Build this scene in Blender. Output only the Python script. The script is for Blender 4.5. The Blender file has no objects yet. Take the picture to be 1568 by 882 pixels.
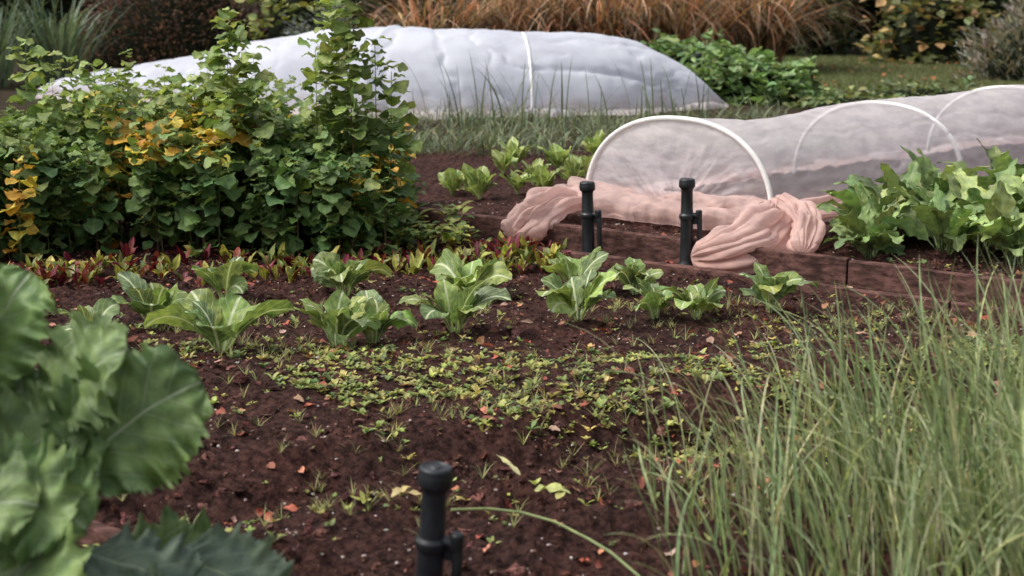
import bpy, math, numpy as np
from mathutils import Vector, noise as mn
rng=np.random.default_rng(11)
R=math.radians
sc=bpy.context.scene
# ------------------------------------------------------------ noise helpers
def fftn(n,beta,seed):
    r=np.random.default_rng(seed)
    f=np.fft.fft2(r.standard_normal((n,n)))
    k=np.hypot(*np.meshgrid(np.fft.fftfreq(n)*n,np.fft.fftfreq(n)*n)); k[0,0]=1
    f=f*k**(-beta)*np.exp(-(k/(n*.4))**2); f[0,0]=0
    z=np.real(np.fft.ifft2(f)); return z/z.std()
def samp(F,x,y,size):
    n=F.shape[0]; x=np.asarray(x)/size*n; y=np.asarray(y)/size*n
    i=np.floor(x).astype(int); j=np.floor(y).astype(int); a=x-i; b=y-j
    i0=i%n;i1=(i+1)%n;j0=j%n;j1=(j+1)%n
    return F[i0,j0]*(1-a)*(1-b)+F[i1,j0]*a*(1-b)+F[i0,j1]*(1-a)*b+F[i1,j1]*a*b
FA=fftn(512,1.7,1);FB=fftn(512,1.15,2);FC=fftn(256,1.5,3);FD=fftn(512,1.1,4)
def ss(a,b,x): t=np.clip((x-a)/(b-a),0,1); return t*t*(3-2*t)
def hz(x,y,fine=True):
    x=np.asarray(x,float);y=np.asarray(y,float)
    s=(y-(6.555-.75*x))*.8
    z=.07*ss(.0,.03,s)*(1-ss(14.8,16,y))
    z=z-.02*ss(-.22,-.19,s)*(1-ss(-.01,.01,s))
    near=1-ss(9,14,y)
    bed=(1-.75*ss(-.24,-.2,s)*(1-ss(0,.05,s)))
    fg=1+.7*(1-ss(3.2,4.2,y))
    z=z+near*bed*(.018*samp(FA,x,y,5.)+fg*(.0078*samp(FB,x,y,2.4)+.011*np.maximum(samp(FD,x,y,2.9)-.2,0)))
    l=y-(3.43+.42*x+.06*samp(FA,x+7,y,5.))
    z=z+near*(.045*ss(-.07,.08,l)-.045*np.exp(-(l+.12)**2/.012))*(1-ss(3.9,4.5,y))*ss(-1.3,-.9,x)
    return z
# ------------------------------------------------------------ mesh builder
class B:
    def __init__(s): s.V=[];s.F=[];s.A=[];s.C=[];s.n=0
    def add(s,V,F,A=None,C=(1,1,1)):
        V=np.asarray(V,float).reshape(-1,3);m=len(V)
        if A is None: A=np.zeros((m,3))
        C=np.broadcast_to(np.asarray(C,float),(m,3)) if np.ndim(C)==1 else C
        s.V.append(V);s.F.append(np.asarray(F,int)+s.n);s.A.append(A);s.C.append(C);s.n+=m
    def build(s,name,mat,parent=None,smooth=True):
        V=np.concatenate(s.V);F=np.concatenate(s.F);A=np.concatenate(s.A);C=np.clip(np.concatenate(s.C),0,1)
        me=bpy.data.meshes.new(name)
        me.vertices.add(len(V));me.vertices.foreach_set('co',V.ravel())
        me.loops.add(F.size);me.loops.foreach_set('vertex_index',F.ravel().astype(np.int32))
        me.polygons.add(len(F));me.polygons.foreach_set('loop_start',np.arange(0,F.size,4,dtype=np.int32))
        me.update(calc_edges=True)
        me.polygons.foreach_set('use_smooth',np.full(len(F),smooth))
        a=me.attributes.new('lf','FLOAT_VECTOR','POINT');a.data.foreach_set('vector',A.ravel())
        c=me.attributes.new('Col','FLOAT_COLOR','POINT')
        c.data.foreach_set('color',np.c_[C,np.ones(len(C))].ravel())
        me.materials.append(mat)
        o=bpy.data.objects.new(name,me);sc.collection.objects.link(o)
        if parent: o.parent=parent
        return o
def empty(name):
    o=bpy.data.objects.new(name,None);sc.collection.objects.link(o);return o
def gridF(nr,nc,wrap=False):
    i=np.arange(nr-1)[:,None];j=np.arange(nc if wrap else nc-1)[None,:]
    j1=(j+1)%nc
    return np.stack([i*nc+j,i*nc+j1,(i+1)*nc+j1,(i+1)*nc+j],-1).reshape(-1,4)
def shape(kind,t):
    if kind=='ovate': return np.sin(np.pi*np.clip(t,0,1)**.75)**.85*(t<1)+.03*(1-t)
    if kind=='pet':
        q=np.clip((t-.22)/.78,0,1);return np.where(t<.22,.05,0.05*(1-q)+np.sin(np.pi*q**.8)**.8)
    if kind=='spoon':
        q=np.clip((t-.25)/.75,0,1);return .15*(1-q)+np.sin(np.pi*q**1.2)**.65
    if kind=='kale':
        q=np.clip((t-.18)/.82,0,1);return .05*(1-q)+np.sin(np.pi*q**.95)**.5
    if kind=='blade': return np.minimum(1,.55+1.6*t)*np.clip(1-t,0,1)**.55+.02
    if kind=='stem': return 1-.6*t
    if kind=='lobe':
        q=np.clip((t-.25)/.75,0,1);return .06*(1-q)+np.sin(np.pi*q**.85)**.7*(1+.22*np.sin(q*22))
def leaves(b,P,az,e0,e1,L,W,col,kind='ovate',nu=4,nv=6,fold=.25,wave=0.,wf=14.,roll=0.,jag=0.,pw=1.2,twist=0.,ruf=0.,rf=45.,crk=0.):
    P=np.atleast_2d(P).astype(float);N=len(P)
    f=lambda a:np.broadcast_to(np.asarray(a,float),(N,)).copy()
    az,e0,e1,L,W,roll,twist,fold=map(f,(az,e0,e1,L,W,roll,twist,fold))
    t=np.linspace(0,1,nv+1)
    e=e0[:,None]+(e1-e0)[:,None]*t[None]**pw
    azt=az[:,None]+twist[:,None]*t[None]
    D=np.stack([np.cos(e)*np.sin(azt),np.cos(e)*np.cos(azt),np.sin(e)],-1)
    M=np.cumsum(D*(L/nv)[:,None,None],1)-D*(L/nv)[:,None,None]*.999
    M=M-M[:,:1]+P[:,None]
    S=np.stack([np.cos(azt),-np.sin(azt),0*azt],-1)
    Nn=np.cross(S,D)
    c,s=np.cos(roll)[:,None,None],np.sin(roll)[:,None,None]
    S,Nn=S*c+Nn*s,Nn*c-S*s
    u=np.linspace(-1,1,nu+1)
    w=shape(kind,t)
    rnd=rng.random(N);ph=rng.random((N,1,1))*6.28
    uu=u[None,None,:];tt=t[None,:,None]
    jg=1+jag*(rng.random((N,nv+1,nu+1))-.5)*2*np.abs(uu)**4
    ww=(w[None,:,None]*W[:,None,None])*jg
    off=fold[:,None,None]*np.abs(uu)*ww+wave*ww*np.abs(uu)**1.6*(np.sin(wf*tt+ph+uu*1.3)+.5*np.sin(wf*2.1*tt-ph*2))
    if ruf: off=off+ruf*ww*np.abs(uu)**3*(np.sin(rf*tt+ph*3+np.sign(uu))+.6*np.sin(rf*1.7*tt-ph+np.sign(uu)*2))
    if crk: off=off+crk*W[:,None,None]*np.sin(uu*8+ph+tt*3)*np.sin(tt*24-np.abs(uu)*6+ph*2)
    V=M[:,:,None]+S[:,:,None]*(uu*ww)[...,None]+Nn[:,:,None]*off[...,None]
    n=(nu+1)*(nv+1)
    A=np.stack(np.broadcast_arrays(uu*w[None,:,None],tt,rnd[:,None,None]),-1).reshape(-1,3)
    col=np.broadcast_to(np.asarray(col,float),(N,3))
    b.add(V.reshape(-1,3),(gridF(nv+1,nu+1)[None]+(np.arange(N)*n)[:,None,None]).reshape(-1,4),A,np.repeat(col,n,0))
def pal(n,cols,w=None,jit=.18,mute=.14):
    cols=np.array(cols,float);w=None if w is None else np.array(w)/np.sum(w)
    c=cols[rng.choice(len(cols),n,p=w)]
    c=c*np.clip(1+jit*rng.standard_normal((n,1)),.4,1.8)*(1+.06*rng.standard_normal((n,3)))
    lum=(c@np.array([.3,.6,.1]))[:,None]
    return (c*(1-mute)+mute*lum)*np.array([1.03,.98,.98])
def tube(b,pts,r,sides=10,C=(1,1,1)):
    pts=np.asarray(pts,float);n=len(pts);r=np.broadcast_to(r,(n,))
    T=np.gradient(pts,axis=0);T/=np.linalg.norm(T,axis=1)[:,None]
    up=np.array([0,0,1.]);
    if abs(T[:,2]).mean()>.8: up=np.array([0,1.,0])
    S=np.cross(T,up);S/=np.linalg.norm(S,axis=1)[:,None]+1e-9;N=np.cross(S,T)
    a=np.linspace(0,2*np.pi,sides,endpoint=False)
    V=pts[:,None]+r[:,None,None]*(S[:,None]*np.cos(a)[None,:,None]+N[:,None]*np.sin(a)[None,:,None])
    b.add(V,gridF(n,sides,True),None,C)
def lathe(b,prof,c=(0,0,0),sides=28,C=(1,1,1)):
    a=np.linspace(0,2*np.pi,sides,endpoint=False)
    V=np.array([[(c[0]+r*math.cos(k),c[1]+r*math.sin(k),c[2]+z) for k in a] for r,z in prof])
    b.add(V,gridF(len(prof),sides,True),None,C)
def cs(n=2):
    V=[];F=[];k=0
    g=np.linspace(-1,1,n+1)
    for ax in range(3):
        for sg in(-1,1):
            U,W=np.meshgrid(g,g,indexing='ij');X=np.zeros((n+1,n+1,3))
            X[...,ax]=sg;X[...,(ax+1)%3]=U;X[...,(ax+2)%3]=W*sg
            V.append(X.reshape(-1,3));F.append(gridF(n+1,n+1)+k);k+=(n+1)**2
    V=np.concatenate(V);F=np.concatenate(F);V=V/np.linalg.norm(V,axis=1)[:,None]
    key=np.round(V,4);_,idx,inv=np.unique(key,axis=0,return_index=True,return_inverse=True)
    return V[idx],inv.reshape(-1)[F]
CV,CF=cs(2)
def blobs(b,P,r,col,sq=.7,jit=.25):
    N=len(P);V=CV[None]*(1+jit*rng.standard_normal((N,len(CV),1)))*(r[:,None,None])*(np.array([1,1,sq])*(1+.3*rng.standard_normal((N,1,3)).clip(-1.5,1.5)))
    V=V+np.asarray(P)[:,None]
    b.add(V.reshape(-1,3),(CF[None]+(np.arange(N)*len(CV))[:,None,None]).reshape(-1,4),None,np.repeat(col,len(CV),0))
# ------------------------------------------------------------ materials
def nt(name):
    m=bpy.data.materials.new(name);m.use_nodes=True;t=m.node_tree;t.nodes.clear()
    o=t.nodes.new('ShaderNodeOutputMaterial');return m,t,o
def N(t,typ,**k):
    n=t.nodes.new(typ)
    for a,v in k.items(): setattr(n,a,v)
    return n
def lk(t,a,b): t.links.new(a,b)
def math_(t,op,a,b=None,c=None,clamp=False):
    n=t.nodes.new('ShaderNodeMath');n.operation=op;n.use_clamp=clamp
    for i,v in enumerate((a,b,c)):
        if v is None: continue
        if hasattr(v,'links'): lk(t,v,n.inputs[i])
        else: n.inputs[i].default_value=v
    return n.outputs[0]
def mrange(t,v,a,b,c,d):
    n=t.nodes.new('ShaderNodeMapRange');n.interpolation_type='SMOOTHSTEP'
    lk(t,v,n.inputs[0])
    for i,x in enumerate((a,b,c,d)): n.inputs[i+1].default_value=x
    return n.outputs[0]
def mix(t,f,a,b,bt='MIX'):
    n=t.nodes.new('ShaderNodeMix');n.data_type='RGBA';n.blend_type=bt
    for k,v in((0,f),(6,a),(7,b)):
        if hasattr(v,'links'): lk(t,v,n.inputs[k])
        else: n.inputs[k].default_value=v if k==0 else (*v,1)[:4]
    return n.outputs[2]
def noise(t,scale,detail=4,rough=.6,vec=None):
    n=N(t,'ShaderNodeTexNoise');n.inputs['Scale'].default_value=scale;n.inputs['Detail'].default_value=detail;n.inputs['Roughness'].default_value=rough
    if vec is None:
        g=N(t,'ShaderNodeNewGeometry');vec=g.outputs['Position']
    lk(t,vec,n.inputs['Vector']);return n.outputs['Fac']
def leafmat(name,rib=(.3,.4,.15),rw=.05,ribamt=.6,vein=.35,nv=7.,rough=.55,trans=.28,spec=.28,bump=.25,nsc=40):
    m,t,o=nt(name)
    c=N(t,'ShaderNodeAttribute',attribute_name='Col').outputs['Color']
    a=N(t,'ShaderNodeAttribute',attribute_name='lf');sx=N(t,'ShaderNodeSeparateXYZ');lk(t,a.outputs['Vector'],sx.inputs[0])
    ax=math_(t,'ABSOLUTE',sx.outputs[0])
    ribm=mrange(t,ax,rw*.5,rw*1.4,1,0)
    s=math_(t,'SUBTRACT',math_(t,'MULTIPLY',sx.outputs[1],nv),math_(t,'MULTIPLY',ax,2.2))
    fr=math_(t,'ABSOLUTE',math_(t,'SUBTRACT',math_(t,'FRACT',s),.5))
    vm=math_(t,'MULTIPLY',mrange(t,fr,.0,.07,1,0),vein)
    nz=noise(t,nsc,3)
    col=mix(t,1.,c,mix(t,mrange(t,nz,.3,.7,0,1),(.66,.7,.72),(1.3,1.25,1.15)),'MULTIPLY')
    big=noise(t,6,2)
    col=mix(t,math_(t,'MULTIPLY',mrange(t,big,.45,.7,0,1),.3),col,mix(t,1.,col,(1.5,1.25,.7),'MULTIPLY'))
    fac=math_(t,'MAXIMUM',math_(t,'MULTIPLY',ribm,ribamt),vm,clamp=True)
    col=mix(t,fac,col,rib)
    bm=N(t,'ShaderNodeBump');bm.inputs['Strength'].default_value=bump;bm.inputs['Distance'].default_value=.004
    lk(t,math_(t,'SUBTRACT',nz,math_(t,'MULTIPLY',fac,.6)),bm.inputs['Height'])
    p=N(t,'ShaderNodeBsdfPrincipled');lk(t,col,p.inputs['Base Color']);p.inputs['Roughness'].default_value=rough
    p.inputs['Specular IOR Level'].default_value=spec;lk(t,bm.outputs[0],p.inputs['Normal'])
    tr=N(t,'ShaderNodeBsdfTranslucent');lk(t,mix(t,1.,col,(1.3,1.3,.75),'MULTIPLY'),tr.inputs['Color'])
    x=N(t,'ShaderNodeMixShader');x.inputs[0].default_value=trans
    lk(t,p.outputs[0],x.inputs[1]);lk(t,tr.outputs[0],x.inputs[2]);lk(t,x.outputs[0],o.inputs['Surface']);return m
def simplemat(name,col,rough=.6,spec=.4,nsc=30,amt=.3,bump=.2,usecol=False,dist=.003):
    m,t,o=nt(name);nz=noise(t,nsc,5)
    base=N(t,'ShaderNodeAttribute',attribute_name='Col').outputs['Color'] if usecol else None
    lo=tuple(x*(1-amt) for x in col);hi=tuple(x*(1+amt) for x in col)
    c=mix(t,mrange(t,nz,.3,.7,0,1),lo,hi)
    if usecol: c=mix(t,1.,c,base,'MULTIPLY')
    p=N(t,'ShaderNodeBsdfPrincipled');lk(t,c,p.inputs['Base Color']);p.inputs['Roughness'].default_value=rough
    p.inputs['Specular IOR Level'].default_value=spec
    b=N(t,'ShaderNodeBump');b.inputs['Strength'].default_value=bump;b.inputs['Distance'].default_value=dist
    lk(t,nz,b.inputs['Height']);lk(t,b.outputs[0],p.inputs['Normal'])
    lk(t,p.outputs[0],o.inputs['Surface']);return m
def soilmat():
    m,t,o=nt('soil')
    n1=noise(t,3.,5);n2=noise(t,38,9,.8);n3=noise(t,180,3,.6)
    c=mix(t,mrange(t,n2,.38,.64,0,1),(.019,.009,.0078),(.135,.066,.054))
    c=mix(t,math_(t,'MULTIPLY',mrange(t,n1,.42,.62,0,1),.5),c,mix(t,1.,c,(1.7,1.5,1.45),'MULTIPLY'))
    v=N(t,'ShaderNodeTexVoronoi');v.inputs['Scale'].default_value=95;g=N(t,'ShaderNodeNewGeometry');lk(t,g.outputs['Position'],v.inputs['Vector'])
    sp=math_(t,'MULTIPLY',mrange(t,v.outputs['Distance'],.12,.2,1,0),mrange(t,n3,.57,.62,0,1))
    c=mix(t,math_(t,'MULTIPLY',sp,.6),c,(.34,.27,.24))
    sx=N(t,'ShaderNodeSeparateXYZ');lk(t,g.outputs['Position'],sx.inputs[0])
    far=math_(t,'MULTIPLY',mrange(t,sx.outputs[1],9,14,0,1),.6)
    c=mix(t,far,c,(.03,.035,.014))
    p=N(t,'ShaderNodeBsdfPrincipled');lk(t,c,p.inputs['Base Color']);p.inputs['Roughness'].default_value=.9;p.inputs['Specular IOR Level'].default_value=.12
    h=math_(t,'ADD',n2,math_(t,'MULTIPLY',n3,.35))
    b=N(t,'ShaderNodeBump');b.inputs['Strength'].default_value=1.;b.inputs['Distance'].default_value=.035
    lk(t,h,b.inputs['Height']);lk(t,b.outputs[0],p.inputs['Normal']);lk(t,p.outputs[0],o.inputs['Surface']);return m
def fabricmat(name,top,dirt,zlo,zhi,opac,sheer=.0,wscale=1.,bump=.35,stv=.86):
    m,t,o=nt(name)
    g=N(t,'ShaderNodeNewGeometry');sx=N(t,'ShaderNodeSeparateXYZ');lk(t,g.outputs['Position'],sx.inputs[0])
    nz=noise(t,5,5,.65);mp=N(t,'ShaderNodeMapping');mp.inputs['Scale'].default_value=(9*wscale,3*wscale,26*wscale);mp.inputs['Rotation'].default_value=(.3,.7,.5)
    lk(t,g.outputs['Position'],mp.inputs['Vector']);st=noise(t,1.,5,.55,mp.outputs[0])
    zz=math_(t,'ADD',sx.outputs[2],math_(t,'MULTIPLY',math_(t,'SUBTRACT',nz,.5),(zhi-zlo)*1.6))
    d=mrange(t,zz,zlo,zhi,1,0)
    c=mix(t,d,top,dirt)
    c=mix(t,1.,c,mix(t,mrange(t,st,.35,.65,0,1),(stv,stv,stv+.02),(1.04,1.04,1.04)),'MULTIPLY')
    df=N(t,'ShaderNodeBsdfDiffuse');tl=N(t,'ShaderNodeBsdfTranslucent');lk(t,c,df.inputs['Color']);lk(t,c,tl.inputs['Color'])
    b=N(t,'ShaderNodeBump');b.inputs['Strength'].default_value=bump;b.inputs['Distance'].default_value=.02
    lk(t,st,b.inputs['Height']);lk(t,b.outputs[0],df.inputs['Normal'])
    x=N(t,'ShaderNodeMixShader');x.inputs[0].default_value=.42;lk(t,df.outputs[0],x.inputs[1]);lk(t,tl.outputs[0],x.inputs[2])
    tp=N(t,'ShaderNodeBsdfTransparent');y=N(t,'ShaderNodeMixShader')
    f=math_(t,'ADD',math_(t,'MULTIPLY',math_(t,'SUBTRACT',st,.5),sheer),math_(t,'ADD',opac,math_(t,'MULTIPLY',d,(1-opac)*.7)),clamp=True)
    lk(t,f,y.inputs[0]);lk(t,tp.outputs[0],y.inputs[1]);lk(t,x.outputs[0],y.inputs[2]);lk(t,y.outputs[0],o.inputs['Surface']);return m
def woodmat():
    m,t,o=nt('weathered_wood')
    g=N(t,'ShaderNodeNewGeometry');mp=N(t,'ShaderNodeMapping');mp.inputs['Rotation'].default_value=(0,0,R(36.87));mp.inputs['Scale'].default_value=(2,30,45)
    lk(t,g.outputs['Position'],mp.inputs['Vector']);n1=noise(t,1.,6,.65,mp.outputs[0]);n2=noise(t,7,4)
    c=mix(t,mrange(t,n1,.3,.7,0,1),(.038,.018,.015),(.18,.092,.076))
    c=mix(t,mrange(t,n2,.48,.72,0,.85),c,(.028,.016,.014))
    p=N(t,'ShaderNodeBsdfPrincipled');lk(t,c,p.inputs['Base Color']);p.inputs['Roughness'].default_value=.85;p.inputs['Specular IOR Level'].default_value=.15
    b=N(t,'ShaderNodeBump');b.inputs['Strength'].default_value=.8;b.inputs['Distance'].default_value=.007
    lk(t,n1,b.inputs['Height']);lk(t,b.outputs[0],p.inputs['Normal']);lk(t,p.outputs[0],o.inputs['Surface']);return m
M_soil=soilmat();M_wood=woodmat()
M_cab=leafmat('cabbage_leaf',rib=(.60,.66,.42),rw=.085,ribamt=.95,vein=.55,nv=6,rough=.5,trans=.25)
M_green=leafmat('green_leaf',rib=(.24,.31,.13),rw=.04,ribamt=.5,vein=.15)
M_kale=leafmat('kale_leaf',rib=(.34,.41,.26),rw=.022,ribamt=.9,vein=.36,nv=7,trans=.16,nsc=25,bump=.7,rough=.5,spec=.3)
M_beet=leafmat('beet_leaf',rib=(.36,.02,.06),rw=.06,ribamt=.95,vein=.3,rough=.45,trans=.2)
M_blade=leafmat('grass_blade',rib=(.3,.38,.22),rw=.2,ribamt=.25,vein=0,trans=.25,bump=.1)
M_dry=leafmat('dry_leaf',rib=(.2,.1,.05),rw=.05,ribamt=.5,vein=.2,rough=.7,trans=.15)
M_plastic=simplemat('black_plastic',(.014,.016,.019),rough=.42,spec=.5,nsc=25,amt=.4,bump=.15)
M_hoop=simplemat('white_pipe',(.82,.81,.79),rough=.35,amt=.06,bump=.02)
M_clod=simplemat('soil_clod',(1.,1.,1.),rough=.9,spec=.1,nsc=120,amt=.6,bump=1.,usecol=True,dist=.012)
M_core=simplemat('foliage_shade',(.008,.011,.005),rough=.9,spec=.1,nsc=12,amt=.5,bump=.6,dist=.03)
M_lawn=simplemat('lawn',(.055,.07,.022),rough=.9,spec=.1,nsc=14,amt=.4,bump=.6,dist=.02)
M_fab1=fabricmat('sheer_mesh_fabric',(.90,.85,.87),(.80,.53,.47),.04,.20,.50,.16,bump=.15)
M_fabe=fabricmat('sheer_mesh_end',(.90,.83,.84),(.80,.53,.47),.06,.22,.38,.4)
M_fab2=fabricmat('white_fleece_fabric',(.83,.86,.94),(.66,.57,.55),.04,.28,.92,.05,.2,bump=.2,stv=.86)
M_peach=fabricmat('bunched_mesh_fabric',(.86,.63,.57),(.68,.43,.37),.0,.15,.72,.3,1.,bump=.25,stv=.85)
# ------------------------------------------------------------ ground
xs=np.unique(np.r_[-120,-80,-50,-30,-20,-14,-10,-8,-6.5,np.arange(-5.5,-2.8,.1),np.arange(-2.8,2.9,.012),np.arange(2.9,6,.08),7,9,12,18,30,50,80,120].round(4))
ys=np.unique(np.r_[-40,-20,-10,-4,-1,0,np.arange(.8,2,.06),np.arange(2.,6.8,.0115),np.arange(6.8,9,.03),np.arange(9,16,.12),np.arange(16,30,1.),34,45,70,120,200].round(4))
X,Y=np.meshgrid(xs,ys,indexing='ij');b=B();b.add(np.stack([X,Y,hz(X,Y)],-1).reshape(-1,3),gridF(len(xs),len(ys))[:,::-1]);b.build('ground',M_soil)
def scat(n,x0,x1,y0,y1): return rng.uniform(x0,x1,n),rng.uniform(y0,y1,n)
b=B();n=24000;x,y=scat(n,-2.6,2.6,2.0,6.6);
keep=(samp(FB,x+3,y,2.)>-.6);x,y=x[keep],y[keep];n=len(x)
r=np.minimum(.0025+rng.exponential(.0038,n),.021)
blobs(b,np.c_[x,y,hz(x,y)-r*.15],r,pal(n,[(.05,.023,.018),(.09,.042,.034),(.16,.08,.066)],[2,3,2],mute=0),jit=.3)
b.build('soil_clods',M_clod,smooth=False)
b=B();n=4800;x,y=scat(n,-2.2,2.6,2.2,7.4);r=rng.uniform(.0012,.0045,n)
blobs(b,np.c_[x,y,hz(x,y)+r*.8],r,pal(n,[(.5,.42,.38),(.6,.55,.5),(.3,.2,.16)]));b.build('gravel_grit',M_clod)
# ------------------------------------------------------------ boards
U=np.array([.8,-.6]);Vv=np.array([.6,.8])
def board(name,x0,x1,line,zt,zb,th,mat=M_wood,seed=0,segs=None):
    b=B();rr=np.random.default_rng(seed)
    cuts=segs or [x0,x1]
    for a,c in zip(cuts[:-1],cuts[1:]):
        n=60;xx=np.linspace(a+.004,c-.004,n);dz=rr.uniform(-.004,.004)
        prof=[(0,zb),(0,zt-.006),(.006,zt),(th-.006,zt),(th,zt-.006),(th,zb)]
        V=[]
        for k,x in enumerate(xx):
            w=.003*math.sin(x*9+seed)+.0015*math.sin(x*31)
            for s,z in prof:
                p=np.array([x,line(x)])+Vv*(s+w);V.append((p[0],p[1],z+dz+.002*math.sin(x*17+s*60)))
        b.add(V,gridF(n,6));e=[[0,1,4,5],[1,2,3,4]]
        b.add(V,np.array(e+[[q+6*(n-1) for q in f] for f in e]))
    return b.build(name,mat,smooth=False)
board('raised_bed_board',-1.6,4.6,lambda x:6.535-.75*x,.088,-.08,.035,seed=1,segs=[-1.6,.1,1.33,3.1,4.6])
board('timber_edging',.1,4.6,lambda x:6.27-.75*x,.022,-.08,.03,seed=2,segs=[.1,1.6,4.6])
board('timber_edging',-.95,-.2,lambda x:2.66-.75*(x+.62),.02,-.08,.035,seed=3,segs=[-.95,-.2])
# ------------------------------------------------------------ posts
def post(name,x,y,h,arm_az,tilt=(0,0),s=1.):
    b=B();z0=0
    lathe(b,[(.001,0),(.05,0),(.05,.012),(.036,.018),(.031,.03),(.0285,.04),(.027,h*.55),(.032,h*.56),(.033,h*.60),(.0265,h*.62),(.0245,h-.05),(.0255,h-.045),(.027,h-.040),(.033,h-.036),(.0345,h-.032),(.0345,h-.012),(.033,h-.008),(.0335,h-.005),(.031,h),(.027,h+.001),(.025,h-.002),(.012,h-.002),(.010,h+.001),(.001,h+.001)])
    ca,sa=math.cos(arm_az),math.sin(arm_az)
    q=lambda r,z:(ca*r,sa*r,z)
    tube(b,[q(.02,h*.60),q(.04,h*.60),q(.052,h*.585),q(.056,h*.55),q(.056,h*.3),q(.058,.0)],[.012,.012,.012,.0115,.011,.011])
    lathe(b,[(.001,h*.66),(.010,h*.66),(.014,h*.65),(.014,h*.57),(.001,h*.57)],(ca*.052,sa*.052,0),14)
    b.add([q(.02,h*.5),q(.056,h*.5),q(.056,h*.58),q(.02,h*.58)],[[0,1,2,3]])
    o=b.build(name,M_plastic);o.location=(x,y,float(hz(x,y))-.005);o.rotation_euler=(tilt[0],tilt[1],0);o.scale=(s,s,1)
    md=o.modifiers.new('b','BEVEL');md.width=.0015;md.segments=2;md.limit_method='ANGLE';return o
post('hose_guide_post',.335,6.12,.35,R(-30),(0,R(-1.5)))
post('hose_guide_post',.745,5.96,.385,R(-20),(0,R(-1)))
post('hose_guide_post',-.158,2.39,.345,R(-15),(R(1),R(4)),.9)
post('hose_guide_post',1.80,13.9,.45,R(20))
# ------------------------------------------------------------ cloches
def tunnel(name,secs,mat,skirt,seed,ns=150,hoops=(),wr=.012,hoop_r=.013,udir=None,size=3.,crease=(),wrk=0.,sharp=5):
    e=empty(name)
    secs=np.array(secs,float);q=np.linspace(0,1,len(secs));t=np.linspace(0,1,ns)
    cx,cy,hw,hh,z0=[np.interp(t,q,secs[:,c]) for c in range(5)]
    T=np.gradient(np.c_[cx,cy],axis=0);T/=np.linalg.norm(T,axis=1)[:,None]
    S=np.c_[T[:,1],-T[:,0]]
    if udir is not None: S=np.broadcast_to(np.array(udir),(ns,2)).copy()
    nth=96;th=np.linspace(0,np.pi,nth);F1=fftn(256,1.6,seed);F2=fftn(256,1.9,seed+1)
    nsk=8
    V=np.zeros((ns,nth+2*nsk,3));Ls=np.r_[0,np.cumsum(np.hypot(np.diff(cx),np.diff(cy)))]
    for j in range(nth+2*nsk):
        if j<nsk: a=0;sk=(nsk-j)/nsk
        elif j>=nth+nsk: a=np.pi;sk=(j-nth-nsk+1)/nsk
        else: a=th[j-nsk];sk=0
        c=np.cos(a);s=np.sin(a)
        cc=np.sign(c)*abs(c)**.9;sn=s**.82 if s>0 else 0
        d=wr*(samp(F1,Ls*1.0,a*.45+Ls*.25,size)+.7*samp(F2,Ls*1.6-a*.6,a*.8,size))+wr*.6*np.sin(Ls*7+a*3+2*samp(F2,Ls,a,4.))*(abs(c)**2)
        for cr in crease: d=d+.022*np.exp(-((Ls-cr)/.035)**2)
        if wrk:
            ph=samp(F2,Ls*.8,a*.7,5.)*2.2;m1=ss(-.6,1.,samp(F1,Ls*1.1+9,a*.8,6.));m2=1-m1
            d=d-wrk*m1*(1-np.abs(np.sin(Ls*2.3+a*1.6+ph)))**sharp*(.3+.7*abs(c))-wrk*.8*m2*(1-np.abs(np.sin(Ls*3.3-a*2.1+ph*1.4+1)))**sharp*(.2+.8*abs(c))
        rw=hw*cc+d*c+np.sign(c)*sk*skirt*(1+.4*samp(F1,Ls*2,3.+a,3.))
        zz=z0+hh*sn+d*s+(0.018+.025*np.abs(samp(F2,Ls*2.2,sk*1.2+a,3.)))*(1-s)**2*(1 if sk<1 else .1)
        V[:,j,0]=cx+S[:,0]*rw;V[:,j,1]=cy+S[:,1]*rw;V[:,j,2]=zz
    b=B();b.add(V.reshape(-1,3),gridF(ns,nth+2*nsk));b.build('fabric_cover',mat,e)
    for i,hq in enumerate(hoops):
        k=int(hq*(ns-1));a=np.linspace(0,np.pi,60);cc=np.sign(np.cos(a))*abs(np.cos(a))**.9;sn=np.sin(a).clip(0)**.82
        off=.006 if (i==0 and udir is not None) else (-.012 if udir is not None else -.045)
        p=np.c_[cx[k]+S[k,0]*(hw[k]+off)*cc,cy[k]+S[k,1]*(hw[k]+off)*cc,z0[k]+(hh[k]+off)*sn-.005*(sn<.01)]
        if i==0: p[:,:2]-=T[k]*.012
        b=B();tube(b,p,hoop_r);b.build('hoop_%d'%(i+1),M_hoop,e)
    return e,S
ax=np.array([.75,.66]);c0=np.array([.79,6.75])
secs=[]
for s,hw,hh in [(0,.505,.455),(.25,.5,.45),(.55,.49,.425),(.85,.485,.41),(1.15,.49,.42),(1.5,.5,.45),(1.75,.5,.465),(2.1,.5,.455),(2.5,.5,.465),(2.9,.51,.48),(3.1,.51,.48),(3.5,.5,.43),(3.9,.46,.3),(4.3,.35,.1)]:
    p=c0+ax*s;secs.append((p[0],p[1],hw,hh,.075,s))
ss_=np.array([q[5] for q in secs]);un=np.linspace(0,4.3,40)
secs=[tuple(np.interp(u,ss_,[q[k] for q in secs]) for k in range(5)) for u in un]
tun,_=tunnel('mesh_row_cover_tunnel',secs,M_fab1,.13,21,ns=260,hoops=(0.0,.38,.70),wr=.007,udir=U,wrk=.018)
e=tun;b=B();nr=40;na=120;F1=fftn(256,1.5,33);F2=fftn(256,1.8,34)
V=np.zeros((nr,na,3))
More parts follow.
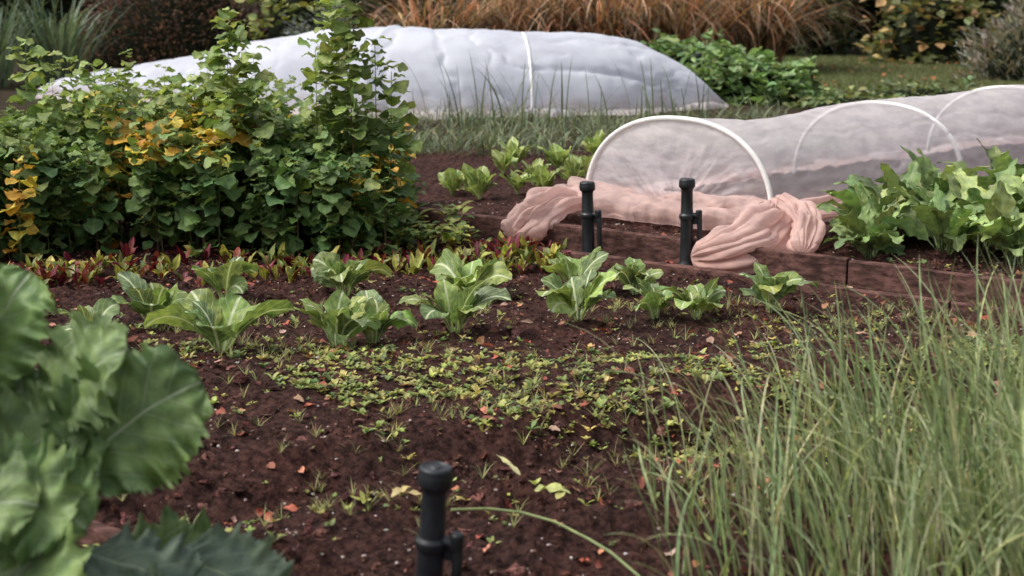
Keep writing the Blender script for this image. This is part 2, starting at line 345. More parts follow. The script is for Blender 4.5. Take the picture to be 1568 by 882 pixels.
for i in range(nr):
    r=1-i/(nr-1)*.985
    a=np.linspace(0,np.pi,na);cc=np.sign(np.cos(a))*abs(np.cos(a))**.9;sn=np.sin(a).clip(0)**.82
    bul=.13*(1-r**2)*1.0+.012*samp(F1,r*1.,a*2.2,3.)*(1-r**4)+.012*np.abs(np.sin(a*11+2*r))*(1-r)*(r)**.5*1.6
    cxx=c0[0]+.12*(1-r)*U[0];cyy=c0[1]+.12*(1-r)*U[1]
    V[i,:,0]=cxx+U[0]*.505*cc*r-ax[0]*bul;V[i,:,1]=cyy+U[1]*.505*cc*r-ax[1]*bul;V[i,:,2]=.078+.455*sn*r
b.add(V.reshape(-1,3),gridF(nr,na));b.build('end_panel',M_fabe,e)
# loose hem of the end panel lying in soft folds in front of the hoop
b=B();nu_,nv_=260,90
uu,vv=np.meshgrid(np.linspace(-.56,.52,nu_),np.linspace(0,1,nv_),indexing='ij')
top=.105+.016*samp(F1,uu*.6+2,.3+0*uu,3.)+.012*np.sin(uu*7)
wrp=samp(F2,uu*.8,vv*.5,2.5)
f1=np.abs(np.sin(vv*6.5+wrp*1.2+uu*1.6))**.8;f2=np.abs(np.sin(uu*7+vv*4.+wrp*1.8))**.9;f3=np.abs(np.sin(vv*12-uu*5+wrp*2.))**.9
env=np.sin(np.pi*np.clip(vv*1.02,0,1))**.6
zz=.078+top*np.cos(vv*np.pi/2)**.8+env*(.028*f1+.010*f2+.009*f3)
dd=-.02+.32*np.sin(vv*np.pi/2)**1.3*(1+.10*samp(F1,uu*.8,.9+0*uu,2.5))+env*(.035*f1+.012*f2)
PX=c0[0]+U[0]*uu-Vv[0]*dd;PY=c0[1]+U[1]*uu-Vv[1]*dd
zz=np.maximum(zz,hz(PX,PY)+.004+.004*f2)
b.add(np.stack([PX,PY,zz],-1).reshape(-1,3),gridF(nu_,nv_));b.build('loose_hem_front',M_peach,e)
def crumple(name,pts,rad,flat,seed,kf=5,tw=3.,amp=.28,nA=160,nL=170,parent=None,mat=M_peach):
    pts=np.array(pts,float);q=np.linspace(0,1,len(pts));t=np.linspace(0,1,nL)
    C=np.c_[[np.interp(t,q,pts[:,k]) for k in range(3)]].T
    k=np.ones(31)/31
    for a in range(3): C[:,a]=np.convolve(np.pad(C[:,a],15,mode='edge'),k,'valid')
    rr=np.interp(t,q,rad);rr=np.convolve(np.pad(rr,10,mode='edge'),np.ones(21)/21,'valid')
    rr=rr*np.sqrt(np.clip(np.minimum(t,1-t)/.06,0.02,1))
    T=np.gradient(C,axis=0);T/=np.linalg.norm(T,axis=1)[:,None]+1e-9
    S=np.cross(T,[0,0,1.]);S/=np.linalg.norm(S,axis=1)[:,None]+1e-9;Nn=np.cross(S,T)
    V=np.zeros((nL,nA,3))
    for i in range(nL):
        for j in range(nA):
            a=2*math.pi*j/nA;ca,sa=math.cos(a),math.sin(a);tt=t[i]
            n1=mn.noise(Vector((ca*.9,sa*.9,tt*2.6+seed*7)));n2=mn.noise(Vector((ca*1.5+5,sa*1.5,tt*4.+seed*3)))
            f1=abs(math.sin(kf*.5*a+tw*tt+3.8*n1))**.8
            f2=abs(math.sin(kf*.8*a-tw*2*tt+4.5*n2+1))**.8
            f3=abs(math.sin(tt*5+2.*math.sin(a+seed)+5*n1))**.8
            r=rr[i]*(1+amp*(1.0*(f1-.6)+.5*(f2-.6)+.5*(f3-.6)+1.7*n1))
            V[i,j]=C[i]+S[i]*ca*r+Nn[i]*sa*r*flat
    V[...,2]=np.maximum(V[...,2],hz(V[...,0],V[...,1])+.004)
    b=B();b.add(V.reshape(-1,3),gridF(nL,nA,True));return b.build(name,mat,parent)
crumple('bunched_fabric_left',[(.0,6.36,.03),(.05,6.41,.07),(.12,6.48,.12),(.22,6.62,.15),(.36,6.84,.13)],[.05,.085,.085,.07,.03],1.,1,parent=e,kf=5,tw=1.5,amp=.36)
crumple('bunched_fabric_right',[(1.2,6.42,.16),(1.16,6.24,.16),(1.08,6.04,.13),(1.0,5.90,.09),(.88,5.86,.05),(.74,5.88,.03)],[.04,.07,.105,.115,.09,.04],.9,5,nL=220,parent=e,kf=5,tw=1.5,amp=.38)
crumple('fabric_flap_right',[(1.20,6.38,.2),(1.25,6.16,.17),(1.26,5.98,.12),(1.20,5.80,.05)],[.04,.06,.065,.04],1.,8,parent=e,kf=5,tw=1.,amp=.36)
crumple('side_hem_fabric',[(1.22,6.42,.11),(1.45,6.62,.11),(1.7,6.86,.10),(2.1,7.2,.10),(2.6,7.65,.10)],[.06,.08,.08,.08,.05],.7,11,nL=240,parent=e,kf=4,tw=2,amp=.4)
secs2=[(-4.75,14.6,.25,.06,0),(-4.6,14.6,.45,.2,0),(-3.8,14.2,.6,.36,0),(-3.08,13.9,.68,.5,0),(-2.38,13.5,.72,.62,0),(-1.71,13.1,.75,.69,0),(-1.08,12.85,.78,.73,0),(-.5,12.8,.78,.76,0),(-.05,12.85,.77,.76,0),(.39,12.9,.76,.76,0),(.88,13.05,.72,.74,0),(1.28,13.2,.62,.60,0),(1.58,13.35,.5,.36,0),(1.86,13.5,.3,.04,0)]
q=np.array(secs2);q[:,3]-=.03;q[:,4]=.05;tt=np.linspace(0,1,60);q0=np.linspace(0,1,len(q))
q=np.c_[[np.interp(tt,q0,q[:,k]) for k in range(5)]].T
for k in range(5): q[:,k]=np.convolve(np.pad(q[:,k],3,mode='edge'),np.ones(7)/7,'valid')
tunnel('fleece_row_cover_tunnel',q,M_fab2,.14,55,ns=420,hoops=(.38,.64),wr=.017,size=6.,crease=(4.05,),wrk=.05,sharp=3.5)
# ------------------------------------------------------------ plants
cabs=[(-1.225,4.72,1.15),(-1.05,5.08,1.),(-.90,4.26,1.1),(-1.305,4.3,.85),(-.63,5.25,1.05),(-.56,4.4,1.1),(-.45,4.5,.9),(-.17,5.3,1.),(-.187,4.55,1.),(.23,4.79,1.1),(.24,5.38,1.),(.48,5.4,.85),(.513,4.97,.85),(.66,4.95,1.),(.936,5.03,.95)]
for x,y,s in cabs:
    b=B();n=int(rng.integers(9,13));g=rng.random()*6.28;s=s*rng.uniform(.95,1.1)
    k=np.arange(n);az=g+k*2.4+rng.normal(0,.35,n);inner=k/n
    z=float(hz(x,y));lean=rng.normal(0,.12)
    L=s*(.205-.05*inner)*rng.uniform(.7,1.2,n);
    P=np.c_[x+.012*np.sin(az),y+.012*np.cos(az),np.full(n,z-.003)+.01*inner]
    c=pal(n,[(.22,.33,.085),(.28,.39,.11),(.18,.28,.085),(.15,.23,.095)],jit=.15,mute=.08)
    leaves(b,P,az,R(66)+R(18)*inner+lean,R(-55)+R(105)*inner+rng.normal(0,.3,n),L,s*.050*rng.uniform(.75,1.2,n)*(1-.3*inner),
        c,'spoon',nu=10,nv=20,fold=.22*rng.uniform(.0,1.3,n),wave=.2,wf=9,roll=rng.normal(0,.4,n),jag=.10,pw=1.9,twist=rng.normal(0,.4,n),ruf=.09,rf=32,crk=.05)
    b.build('cabbage_plant',M_cab)
for x,y,s in [(-.17,7.35,1.),(-.32,7.55,.8),(.03,7.45,.75),(.02,8.4,1.),(.28,8.35,1.1),(.17,7.45,1.),(.52,8.9,.9),(-.05,8.2,.8),(.34,7.7,.9),(-.25,7.75,.7),(.42,8.1,.8),(.12,7.9,.8)]:
    b=B();n=12;k=np.arange(n);az=rng.random()*6+k*2.4;inner=k/n;z=float(hz(x,y))
    leaves(b,np.c_[np.full(n,x),np.full(n,y),np.full(n,z)],az,R(60)+R(24)*inner,R(15)+R(45)*inner+rng.normal(0,.3,n),s*.19*rng.uniform(.65,1.15,n),s*.040*rng.uniform(.8,1.1,n),
      pal(n,[(.28,.39,.09),(.34,.46,.12),(.22,.33,.08)],jit=.12),'spoon',nu=6,nv=12,fold=.2,wave=.25,roll=rng.normal(0,.4,n),pw=1.4,jag=.08)
    b.build('lettuce_plant',M_cab)
for x,y,s in [(1.50,5.85,.85),(1.78,5.75,.95),(2.0,5.55,1.),(1.72,6.15,1.),(2.0,5.95,1.1),(2.25,5.7,1.1),(2.25,6.15,1.1),(1.95,6.4,1.),(2.45,6.0,1.1),(2.55,6.5,1.1),(2.3,6.6,1.),(1.55,6.1,.85),(1.85,6.15,1.)]:
    b=B();n=24;k=np.arange(n);az=rng.random()*6+k*2.4+rng.normal(0,.3,n);inner=k/n;z=float(hz(x,y))
    leaves(b,np.c_[x+.02*np.sin(az),y+.02*np.cos(az),np.full(n,z)],az,R(50)+R(34)*inner,R(-50)+R(80)*inner+rng.normal(0,.35,n),s*rng.uniform(.18,.42,n),s*.043*rng.uniform(.7,1.25,n),
      pal(n,[(.17,.29,.08),(.23,.36,.10),(.30,.43,.14),(.13,.22,.075)],jit=.2),'lobe',nu=8,nv=26,fold=.15,wave=.28,wf=11,roll=rng.normal(0,.45,n),jag=.2,pw=1.7,twist=rng.normal(0,.4,n),ruf=.18,rf=40,crk=.09)
    b.build('turnip_plant',M_kale)
# beet seedlings
b=B();pts=np.array([(-2.1,5.3),(-1.74,5.42),(-1.31,5.72),(-.79,5.95),(-.35,6.1),(-.02,6.15),(.2,6.2)])
n=250;tq=rng.random(n);bx=np.interp(tq,np.linspace(0,1,7),pts[:,0])+rng.normal(0,.05,n);by=np.interp(tq,np.linspace(0,1,7),pts[:,1])+rng.normal(-.05,.13,n)
by=np.where(rng.random(n)<.4,by-.24,by)
for x,y in zip(bx,by):
    m=int(rng.integers(4,9));az=rng.random(m)*6.28;red=rng.random();s=rng.uniform(.6,1.05)
    c=pal(m,[(.12,.016,.03),(.34,.38,.06),(.15,.22,.06),(.22,.06,.03)],[4,2,2.5,1] if red<.5 else [.5,4,3,.6],mute=.08)
    leaves(b,np.c_[np.full(m,x),np.full(m,y),np.full(m,float(hz(x,y)))],az,R(72),rng.uniform(R(-15),R(70),m),s*rng.uniform(.05,.13,m),s*rng.uniform(.009,.019,m),c,'pet',nu=4,nv=8,fold=.25,wave=.25,roll=rng.normal(0,.4,m),jag=.08)
b.build('beet_seedlings',M_beet)
# weed seedlings
b=B();n=60000;x,y=scat(n,-1.45,2.9,2.8,5.9)
den=ss(-.7,1.3,samp(FC,x*1.2,y*2.,3.)+.3*np.sin((y+.75*x)*9)+.4*samp(FB,x,y,3.))
reg=ss(2.85,3.3,y-.12*x)*(1-ss(4.35,4.95,y-.32*np.maximum(x-.3,0)))*ss(-1.35,-.95,x+.25*(y-3.5))
band=.3+.7*np.exp(-((y-(3.85+.30*x))/.45)**2)+.8*np.exp(-((x+.75)/.28)**2-((y-3.42)/.2)**2)
keep=rng.random(n)<den*reg*band*.5+.012;x,y=x[keep],y[keep];n=len(x)
cw=pal(n,[(.27,.36,.09),(.38,.43,.11),(.17,.26,.08),(.40,.38,.11)],jit=.22)
szz=rng.uniform(.35,1.2,n)*(.75+.4*(rng.random(n)<.35))
for kk in range(6):
    az=rng.random(n)*6.28
    leaves(b,np.c_[x,y,hz(x,y)+.001],az,rng.uniform(R(15),R(65),n),rng.uniform(R(-25),R(25),n),szz*rng.uniform(.014,.03,n),szz*rng.uniform(.0035,.007,n),cw,'pet' if kk%2 else 'ovate',nu=2,nv=4,fold=.25)
b.build('weed_seedlings',M_green)
b=B();n=2400;x,y=scat(n,-1.2,2.6,2.9,5.2);keep=rng.random(n)<.12+.6*ss(.2,1.2,samp(FC,x+5,y*1.5,3.));x,y=x[keep],y[keep];n=len(x)
for kk in range(9):
    leaves(b,np.c_[x,y,hz(x,y)],rng.random(n)*6.28,rng.uniform(R(30),R(85),n),rng.uniform(R(-10),R(50),n),rng.uniform(.025,.06,n),rng.uniform(.0008,.0014,n),pal(n,[(.32,.38,.13),(.42,.42,.17)]),'blade',nu=1,nv=4,fold=0)
b.build('weed_grass',M_blade)
# fallen leaves
b=B();n=800;x,y=scat(n,-2.2,2.4,2.3,6.4);az=rng.random(n)*6.28
leaves(b,np.c_[x,y,hz(x,y)+.006],az,rng.uniform(-.1,.5,n),rng.uniform(-.6,.2,n),rng.uniform(.012,.055,n),rng.uniform(.005,.013,n),pal(n,[(.44,.11,.06),(.32,.085,.055),(.50,.22,.13),(.40,.26,.2),(.2,.08,.06)],mute=.1),'ovate',nu=4,nv=6,fold=.3,wave=.35,roll=rng.normal(0,.6,n),jag=.15)
n=180;x,y=scat(n,2,9,15,21)
leaves(b,np.c_[x,y,np.full(n,.05)],rng.random(n)*6.28,rng.uniform(0,.5,n),rng.uniform(-.4,.3,n),rng.uniform(.06,.11,n),rng.uniform(.02,.035,n),pal(n,[(.42,.14,.04),(.34,.17,.08)]),'ovate',nu=2,nv=4)
b.build('fallen_leaves',M_dry)
b=B()
leaves(b,[(.05,3.06,.03),(-.27,3.03,.025),(.02,3.16,.03),(-.2,3.06,.02),(.1,3.0,.03)],[1.9,.5,-.8,-1.5,.4],[.3,.2,.5,.1,.3],[-.4,-.3,.2,.1,-.3],[.09,.08,.09,.07,.06],[.022,.012,.008,.01,.01],[(.44,.48,.2),(.45,.38,.2),(.48,.46,.25),(.46,.38,.22),(.38,.38,.15)],'ovate',nu=4,nv=8,wave=.3)
b.build('wilted_leaves',M_dry)
# ------------------------------------------------------------ mint bush
b=B()
def bushh(x,y):
    return .60+.09*np.sin(x*3.1+.7)+.05*np.sin(x*7+y*5)+.04*samp(FC,x,y,2.)
n=370;x=rng.uniform(-2.85,-.5,n);y=rng.uniform(5.98,7.3,n)
left=x<-1.9;y=np.where(left,y-.35,y)
h=bushh(x,y)*rng.uniform(.75,1.08,n)*(1-.25*ss(-.8,-.45,x))*(1-.15*(y<6.15))
tall=[(-.83,6.35,1.12),(-.78,6.5,1.08),(-.75,6.4,1.22),(-1.22,6.4,1.04),(-1.17,6.5,.98),(-1.28,6.3,.9),(-.62,6.5,.9),(-.55,6.4,.78),(-2.15,6.3,.9),(-2.1,6.6,.84),(-1.9,6.5,.8),(-.86,6.3,.9),(-1.6,6.5,.78),(-2.3,6.2,.78),(-1.4,6.6,.84),(-.7,6.3,.92),(-1.1,6.35,.86)]
x=np.r_[x,[t[0] for t in tall]];y=np.r_[y,[t[1] for t in tall]];h=np.r_[h,[t[2] for t in tall]];n=len(x)
la=rng.random(n)*6.28;la=np.where((y<6.35)&(rng.random(n)<.6),np.pi+rng.normal(0,.6,n),la);ln=rng.uniform(.02,.28,n);ln[-len(tall):]=rng.uniform(.0,.06,len(tall))
tips=np.c_[x+np.sin(la)*ln*h,y+np.cos(la)*ln*h,h]
base=np.c_[x,y,hz(x,y)]
leaves(b,base,la,R(90)-ln*.6,R(90)-ln*1.6,h,.004,pal(n,[(.14,.2,.06),(.16,.08,.055)]),'stem',nu=2,nv=8,fold=.8)
LP=[];AZ=[];SZ=[];CC=[];HT=[]
for i in range(n):
    nn=int(h[i]/.042);g=rng.random()*6.28;istall=i>=n-len(tall)
    yel=rng.random()<.03
    for k in range(1,nn+1):
        t=k/nn;p=base[i]*(1-t)+tips[i]*t; p[:2]=base[i][:2]+(tips[i][:2]-base[i][:2])*t**1.4
        if t<.2 and rng.random()<.6: continue
        m=4 if t>.88 else 3
        for q in range(m):
            LP.append(p+rng.normal(0,.01,3));AZ.append(g+k*1.57+q*(6.28/m)+rng.normal(0,.35))
            SZ.append((.066+.012*istall)*(1-.35*max(0,t-.8)/.2)*rng.uniform(.6,1.35));HT.append(t*h[i]/.7);CC.append(yel and t<.9)
LP=np.array(LP);AZ=np.array(AZ);SZ=np.array(SZ);HT=np.clip(HT,0,1.3);m=len(LP)
bi=rng.random(m)<.35;AZ=np.where(bi,np.pi+rng.normal(0,.9,m),AZ)
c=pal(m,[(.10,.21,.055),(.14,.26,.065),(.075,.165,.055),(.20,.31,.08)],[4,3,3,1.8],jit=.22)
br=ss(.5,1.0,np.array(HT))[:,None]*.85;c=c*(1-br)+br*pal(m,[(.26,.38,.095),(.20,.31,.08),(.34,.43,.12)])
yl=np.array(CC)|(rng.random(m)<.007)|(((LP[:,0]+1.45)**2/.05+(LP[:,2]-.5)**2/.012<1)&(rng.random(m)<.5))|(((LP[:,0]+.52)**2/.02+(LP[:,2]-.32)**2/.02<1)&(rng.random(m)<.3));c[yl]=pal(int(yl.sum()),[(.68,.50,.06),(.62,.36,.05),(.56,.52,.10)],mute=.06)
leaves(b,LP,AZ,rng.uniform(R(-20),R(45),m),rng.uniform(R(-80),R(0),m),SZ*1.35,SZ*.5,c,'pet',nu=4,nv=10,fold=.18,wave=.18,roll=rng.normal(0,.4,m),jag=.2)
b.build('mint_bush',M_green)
b=B();n=30;x=rng.uniform(-.6,-.2,n);y=rng.uniform(6.15,6.6,n)
for i in range(n):
    m=7;az=rng.random(m)*6.28;h0=rng.uniform(.1,.3)*(1-1.2*(x[i]+.6))
    leaves(b,np.c_[np.full(m,x[i]),np.full(m,y[i]),rng.uniform(.02,max(h0,.05),m)],az,rng.uniform(0,R(50),m),rng.uniform(R(-50),R(20),m),rng.uniform(.05,.10,m),rng.uniform(.014,.026,m),pal(m,[(.2,.32,.07),(.38,.42,.08),(.13,.22,.06)]),'pet',nu=4,nv=6,wave=.1,jag=.1)
b.build('potato_plants',M_green)
# ------------------------------------------------------------ kale in left foreground
b=B()
K=[ # x,y,z, az,e0,e1,L,W,roll,col
(-.76,2.25,.30, 92, 58,5,.33,.12,-62,0),
(-.80,2.3,.40, 80, 62,20,.24,.10,-50,1),
(-.94,2.35,.42, 50, 75,40,.28,.11,-30,0),
(-.98,2.25,.46, 120,65,10,.26,.10,-30,0),
(-1.0,2.35,.46, 10,80,50,.28,.11,10,1),
(-.88,2.2,.33, 130,30,-50,.26,.10,-45,1),
(-.74,2.15,.26, 110, 5,-70,.30,.09,-15,2),
(-.85,2.1,.22, 140, 10,-50,.30,.10,-20,2),
(-.95,2.0,.28, 160, 20,-40,.28,.10,10,2),
(-.90,2.1,.34, 95, 25,-40,.26,.10,-50,0),
(-1.05,2.3,.42, 0, 70,20,.3,.11,0,1),
(-1.05,2.15,.44, 170,50,-20,.27,.105,10,0),
(-.80,2.1,.18, 100, 10,-45,.30,.095,-20,2),
(-.70,2.15,.14, 130, 15,-40,.28,.09,-10,2),
(-.90,2.2,.30, 60, 55,0,.26,.10,-45,1),
(-.76,2.28,.12, 80, 25,-30,.30,.10,-35,0),
(-.62,2.3,.19, 100, 0,-60,.26,.085,-40,2),
(-.54,2.3,.14, 110, -5,-60,.22,.075,-40,2),
(-.66,2.3,.10, 90, 20,-35,.26,.085,-50,2),
(-.60,2.25,.06, 130, 15,-35,.22,.08,-30,0),
(-.85,2.1,.2, 120, 35,-30,.28,.10,-40,1),
(-.92,2.3,.3, 85, 60,10,.28,.11,-50,0),
(-.72,2.05,.12, 90, 30,-30,.26,.09,-45,2),
(-.9,2.25,.24, 75, 50,0,.28,.11,-55,0),
(-1.0,2.05,.3, 100, 40,-20,.3,.11,-45,1)]
cols=[(.145,.235,.09),(.19,.28,.11),(.135,.19,.14)]
for k in K:
    leaves(b,[k[:3]],R(k[3]),R(k[4]),R(k[5]),k[6],k[7],np.array(cols[k[9]])*rng.uniform(.8,1.15),'kale',nu=24,nv=80,fold=.1,wave=.15,wf=9,roll=R(k[8]),jag=.12,pw=1.3,twist=rng.normal(0,.35),ruf=.2,rf=42,crk=.05)
for (x,y,z) in [(-.85,2.2,.4),(-1.0,2.2,.5),(-.68,2.2,.12),(-.62,2.3,.19)]:
    tube(b,[(x-.02,y+.02,0),(x,y,z*.5),(x+.01,y,z)],[.02,.018,.012],10,(.2,.26,.13))
b.build('kale_plant',M_kale)
# ------------------------------------------------------------ tall grass at right foreground
b=B();n=1700;x=.5+rng.beta(1.5,1.0,n)*1.25;y=rng.uniform(2.1,3.2,n);
x=np.where(rng.random(n)<.05,rng.uniform(.3,.6,n),x)
hh=(.27+.22*ss(.35,1.2,x))*rng.uniform(.6,1.2,n)
az=rng.normal(-1.2,1.4,n)
leaves(b,np.c_[x,y,hz(x,y)-.01],az,rng.uniform(R(58),R(88),n),rng.uniform(R(-20),R(80),n),hh*1.15,rng.uniform(.0022,.006,n),pal(n,[(.25,.35,.15),(.32,.41,.21),(.18,.27,.11),(.46,.46,.29)],[4,4,3,1],.25),'blade',nu=2,nv=12,fold=.5,pw=1.9,twist=rng.normal(0,.6,n))
n=110;x=rng.uniform(.3,1.6,n);y=rng.uniform(2.2,3.2,n)
leaves(b,np.c_[x,y,hz(x,y)],rng.normal(-1.4,.9,n),R(80),rng.uniform(R(-50),R(50),n),rng.uniform(.35,.58,n),rng.uniform(.0015,.004,n),pal(n,[(.46,.48,.28),(.33,.42,.2)]),'blade',nu=2,nv=16,fold=.4,pw=2.2)
b.build('chive_grass_clump',M_blade)
b=B();P=np.array([(-.13,2.86,.06),(-.05,2.88,.055),(.022,2.87,.05),(.09,2.83,.045),(.157,2.76,.035),(.2,2.7,.03),(.25,2.6,.02)])
tq=np.linspace(0,1,40);P=np.c_[[np.interp(tq,np.linspace(0,1,7),P[:,k]) for k in range(3)]].T
tube(b,P,.0032,8,(.25,.3,.12));b.build('fallen_grass_stem',M_blade)
# ------------------------------------------------------------ onion/leek row
b=B();n=4200;x=rng.uniform(-1.2,2.2,n);y=rng.uniform(9.0,11.9,n)
keep=rng.random(n)<.35+.65*ss(-.3,.6,samp(FC,x,y,2.5));x,y=x[keep],y[keep];n=len(x)
leaves(b,np.c_[x,y,hz(x,y)],rng.random(n)*6.28,rng.uniform(R(25),R(80),n),rng.uniform(R(-60),R(20),n),rng.uniform(.12,.30,n),rng.uniform(.003,.007,n),pal(n,[(.10,.16,.09),(.15,.21,.13),(.22,.26,.14),(.07,.11,.06)]),'blade',nu=2,nv=7,fold=.4)
n=55;x=rng.uniform(-.75,1.5,n);y=rng.uniform(9.6,11.4,n)
leaves(b,np.c_[x,y,hz(x,y)],rng.random(n)*6.28,R(86),rng.uniform(R(10),R(85),n),rng.uniform(.35,.68,n),rng.uniform(.006,.010,n),pal(n,[(.07,.11,.055),(.11,.15,.08)]),'blade',nu=2,nv=8,fold=.4)
b.build('onion_bed',M_blade)
# ------------------------------------------------------------ shrubs and background
def shrub(name,cx,cy,z0,rx,ry,rz,n,Ls,cols,kind='ovate',ratio=.4,w=None,lump=.18,e=(-.6,.9),nu=2,nv=4,mat=M_green,core=.8):
    b=B();d=rng.standard_normal((n,3));d[:,2]=np.abs(d[:,2])*1.0-.15;d/=np.linalg.norm(d,axis=1)[:,None]
    lum=1+lump*(np.sin(d[:,0]*7+cx)*np.sin(d[:,2]*8+cy)+.6*np.sin(d[:,1]*13+d[:,0]*9))
    r=rng.uniform(.62,1.03,n)**.6*lum
    P=np.c_[cx+d[:,0]*rx*r,cy+d[:,1]*ry*r,z0+np.maximum(d[:,2]*rz*r,0.0)]
    az=np.arctan2(d[:,0],d[:,1])+rng.normal(0,.8,n)
    c=pal(n,cols,w,.28)
    leaves(b,P,az,rng.uniform(*e,n),rng.uniform(e[0]-.5,e[1]-.4,n),Ls*rng.uniform(.7,1.3,n),Ls*ratio*rng.uniform(.8,1.2,n),c,kind,nu=nu,nv=nv,fold=.2,roll=rng.normal(0,.4,n))
    o=b.build(name,mat)
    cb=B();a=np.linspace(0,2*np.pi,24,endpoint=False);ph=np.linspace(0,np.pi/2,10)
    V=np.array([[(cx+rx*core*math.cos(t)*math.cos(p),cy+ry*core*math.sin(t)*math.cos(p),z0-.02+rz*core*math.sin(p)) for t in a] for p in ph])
    cb.add(V.reshape(-1,3),gridF(10,24,True));cb.build('shade_core',M_core,o);return o  # solid near-black dome, its colour stands in for shade between the leaves
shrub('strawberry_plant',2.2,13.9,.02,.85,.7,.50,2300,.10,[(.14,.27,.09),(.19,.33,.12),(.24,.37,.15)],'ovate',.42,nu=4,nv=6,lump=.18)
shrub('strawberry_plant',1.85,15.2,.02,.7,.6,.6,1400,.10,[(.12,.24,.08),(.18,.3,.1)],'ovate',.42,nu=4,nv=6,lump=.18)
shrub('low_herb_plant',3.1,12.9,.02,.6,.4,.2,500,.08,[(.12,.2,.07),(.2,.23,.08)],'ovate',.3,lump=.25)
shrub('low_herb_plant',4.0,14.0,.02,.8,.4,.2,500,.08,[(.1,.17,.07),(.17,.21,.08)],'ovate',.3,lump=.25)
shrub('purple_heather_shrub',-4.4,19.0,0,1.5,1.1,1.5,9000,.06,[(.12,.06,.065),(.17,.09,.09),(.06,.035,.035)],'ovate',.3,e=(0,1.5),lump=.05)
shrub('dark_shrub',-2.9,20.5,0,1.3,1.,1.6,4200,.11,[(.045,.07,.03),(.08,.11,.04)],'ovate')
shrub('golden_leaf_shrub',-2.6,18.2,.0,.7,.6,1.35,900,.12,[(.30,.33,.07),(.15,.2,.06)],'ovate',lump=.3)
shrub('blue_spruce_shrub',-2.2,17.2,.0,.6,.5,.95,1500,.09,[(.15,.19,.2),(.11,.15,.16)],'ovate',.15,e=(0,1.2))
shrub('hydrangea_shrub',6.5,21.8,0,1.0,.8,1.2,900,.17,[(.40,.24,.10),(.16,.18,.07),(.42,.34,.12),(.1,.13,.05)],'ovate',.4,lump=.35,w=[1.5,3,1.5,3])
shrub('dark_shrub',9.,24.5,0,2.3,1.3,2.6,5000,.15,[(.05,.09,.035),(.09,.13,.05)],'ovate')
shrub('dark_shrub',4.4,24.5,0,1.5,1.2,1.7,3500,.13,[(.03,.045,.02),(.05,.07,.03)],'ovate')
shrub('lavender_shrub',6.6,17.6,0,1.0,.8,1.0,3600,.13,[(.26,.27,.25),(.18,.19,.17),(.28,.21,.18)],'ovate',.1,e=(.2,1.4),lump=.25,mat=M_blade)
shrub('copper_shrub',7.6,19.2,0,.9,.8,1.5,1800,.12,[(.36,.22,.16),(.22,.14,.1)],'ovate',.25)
for cx,cy,s in [(-1.0,18.2,.9),(.1,18.7,1.0),(1.2,18.5,1.05),(2.2,19.0,1.0),(3.3,19.6,1.0),(.7,19.8,1.15),(2.8,20.3,1.1)]:
    b=B();n=560;az=rng.random(n)*6.28;r0=rng.uniform(0,.35,n)
    leaves(b,np.c_[cx+r0*np.sin(az),cy+r0*np.cos(az),np.zeros(n)],az+rng.normal(0,.8,n),rng.uniform(R(60),R(89),n),rng.uniform(R(-88),R(5),n),s*rng.uniform(1.1,2.4,n),rng.uniform(.006,.017,n),pal(n,[(.58,.26,.14),(.42,.17,.10),(.66,.47,.32),(.12,.09,.05),(.07,.04,.03)],[3,3,2.5,2,5],.25),'blade',nu=1,nv=12,fold=0,pw=1.3,twist=rng.normal(0,.7,n))
    b.build('ornamental_grass_clump',M_blade)
for cx,cy in [(-6.0,16.6),(-5.3,16.9),(-6.7,17.0),(-5.7,17.6)]:
    b=B();n=90;az=rng.random(n)*6.28
    leaves(b,np.c_[cx+.25*np.sin(az)*rng.random(n),cy+.25*np.cos(az),np.zeros(n)],az,rng.uniform(R(60),R(88),n),rng.uniform(R(-30),R(70),n),rng.uniform(.7,1.3,n),rng.uniform(.016,.028,n),pal(n,[(.09,.15,.10),(.13,.2,.14),(.06,.09,.06)]),'blade',nu=2,nv=8,fold=.3,pw=1.8)
    b.build('iris_clump',M_blade)
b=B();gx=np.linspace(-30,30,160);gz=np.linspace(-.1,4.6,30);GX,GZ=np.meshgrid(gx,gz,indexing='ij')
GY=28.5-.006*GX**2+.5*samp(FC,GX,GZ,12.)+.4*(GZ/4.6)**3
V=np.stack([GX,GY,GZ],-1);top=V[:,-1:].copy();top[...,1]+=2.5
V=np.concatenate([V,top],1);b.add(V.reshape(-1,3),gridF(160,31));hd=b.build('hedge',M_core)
b=B();n=16000;x=rng.uniform(-16,16,n);z=rng.uniform(0,1,n)**1.3*4.6;y=28.4-.006*x**2+.5*samp(FC,x,z,12.)-rng.uniform(0,.35,n)
leaves(b,np.c_[x,y,z],np.pi+rng.normal(0,.9,n),rng.uniform(-.3,.9,n),rng.uniform(-1,.3,n),rng.uniform(.12,.26,n),rng.uniform(.04,.09,n),pal(n,[(.022,.034,.015),(.035,.05,.02),(.055,.055,.024),(.055,.03,.02)]),'ovate',nu=2,nv=3)
b.build('hedge_leaves',M_green,hd)
b=B();gx=np.linspace(1.6,14,60);gy=np.linspace(15.6,23.6,50);GX,GY=np.meshgrid(gx,gy,indexing='ij')
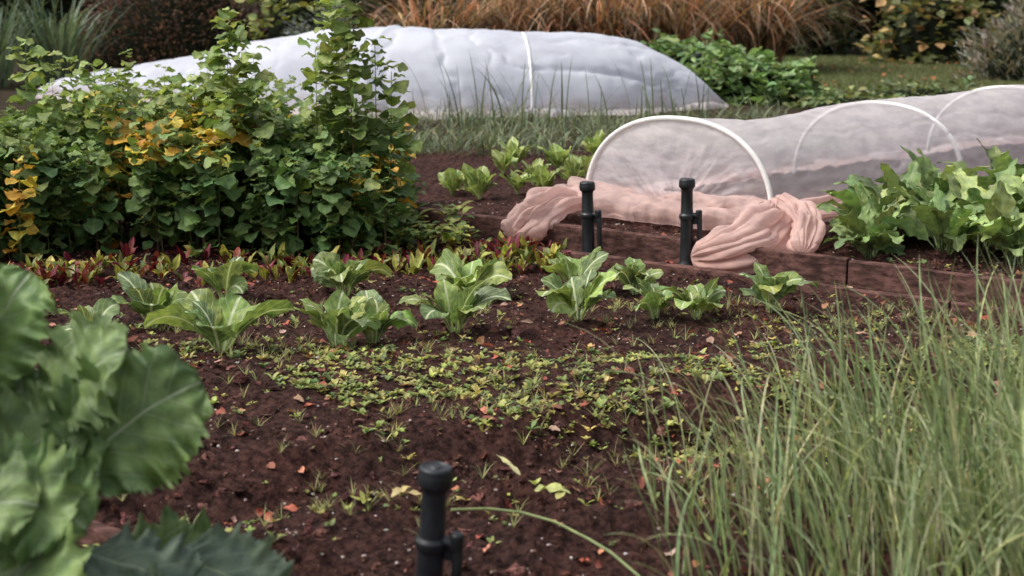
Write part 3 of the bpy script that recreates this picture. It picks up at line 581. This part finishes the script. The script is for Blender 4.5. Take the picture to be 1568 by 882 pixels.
b.add(np.stack([GX,GY,.022+.01*samp(FC,GX,GY,5.)],-1).reshape(-1,3),gridF(60,50));lw=b.build('lawn',M_lawn)
b=B();n=26000;x=rng.uniform(1.8,10,n);y=rng.uniform(15.6,23.4,n)
leaves(b,np.c_[x,y,np.full(n,.02)],rng.random(n)*6.28,rng.uniform(R(40),R(88),n),rng.uniform(R(10),R(70),n),rng.uniform(.03,.07,n),rng.uniform(.003,.006,n),pal(n,[(.13,.14,.05),(.18,.18,.07),(.10,.11,.04)]),'blade',nu=1,nv=2,fold=0)
b.build('lawn_blades',M_blade,lw)
# ------------------------------------------------------------ light, camera
w=bpy.data.worlds.new('World');sc.world=w;w.use_nodes=True;t=w.node_tree
bg=t.nodes['Background'];sk=t.nodes.new('ShaderNodeTexSky');sk.sky_type='NISHITA';sk.sun_disc=False
sk.sun_elevation=R(56);sk.sun_rotation=R(-95);sk.air_density=1.;sk.dust_density=6.;sk.ozone_density=1.
hs=t.nodes.new('ShaderNodeHueSaturation');hs.inputs['Saturation'].default_value=.3;hs.inputs['Value'].default_value=1.4
lk(t,sk.outputs[0],hs.inputs['Color']);lk(t,hs.outputs[0],bg.inputs[0]);bg.inputs[1].default_value=.15
sl=bpy.data.lights.new('sun','SUN');sl.energy=1.5;sl.angle=R(20);sl.color=(1,.94,.89)
so=bpy.data.objects.new('sun',sl);sc.collection.objects.link(so)
azs=R(-95);el=R(56);d=Vector((math.sin(azs)*math.cos(el),math.cos(azs)*math.cos(el),math.sin(el)))
so.rotation_euler=d.to_track_quat('Z','Y').to_euler()
cam=bpy.data.cameras.new('camera');co=bpy.data.objects.new('camera',cam);sc.collection.objects.link(co)
co.location=(0,0,1.15);co.rotation_euler=(R(78),0,0);cam.lens=50;cam.sensor_width=36;cam.clip_end=500;cam.clip_start=.05
cam.dof.use_dof=True;cam.dof.focus_distance=5.0;cam.dof.aperture_fstop=4.0
sc.camera=co
sc.view_settings.view_transform='Standard';sc.view_settings.look='None';sc.view_settings.exposure=0
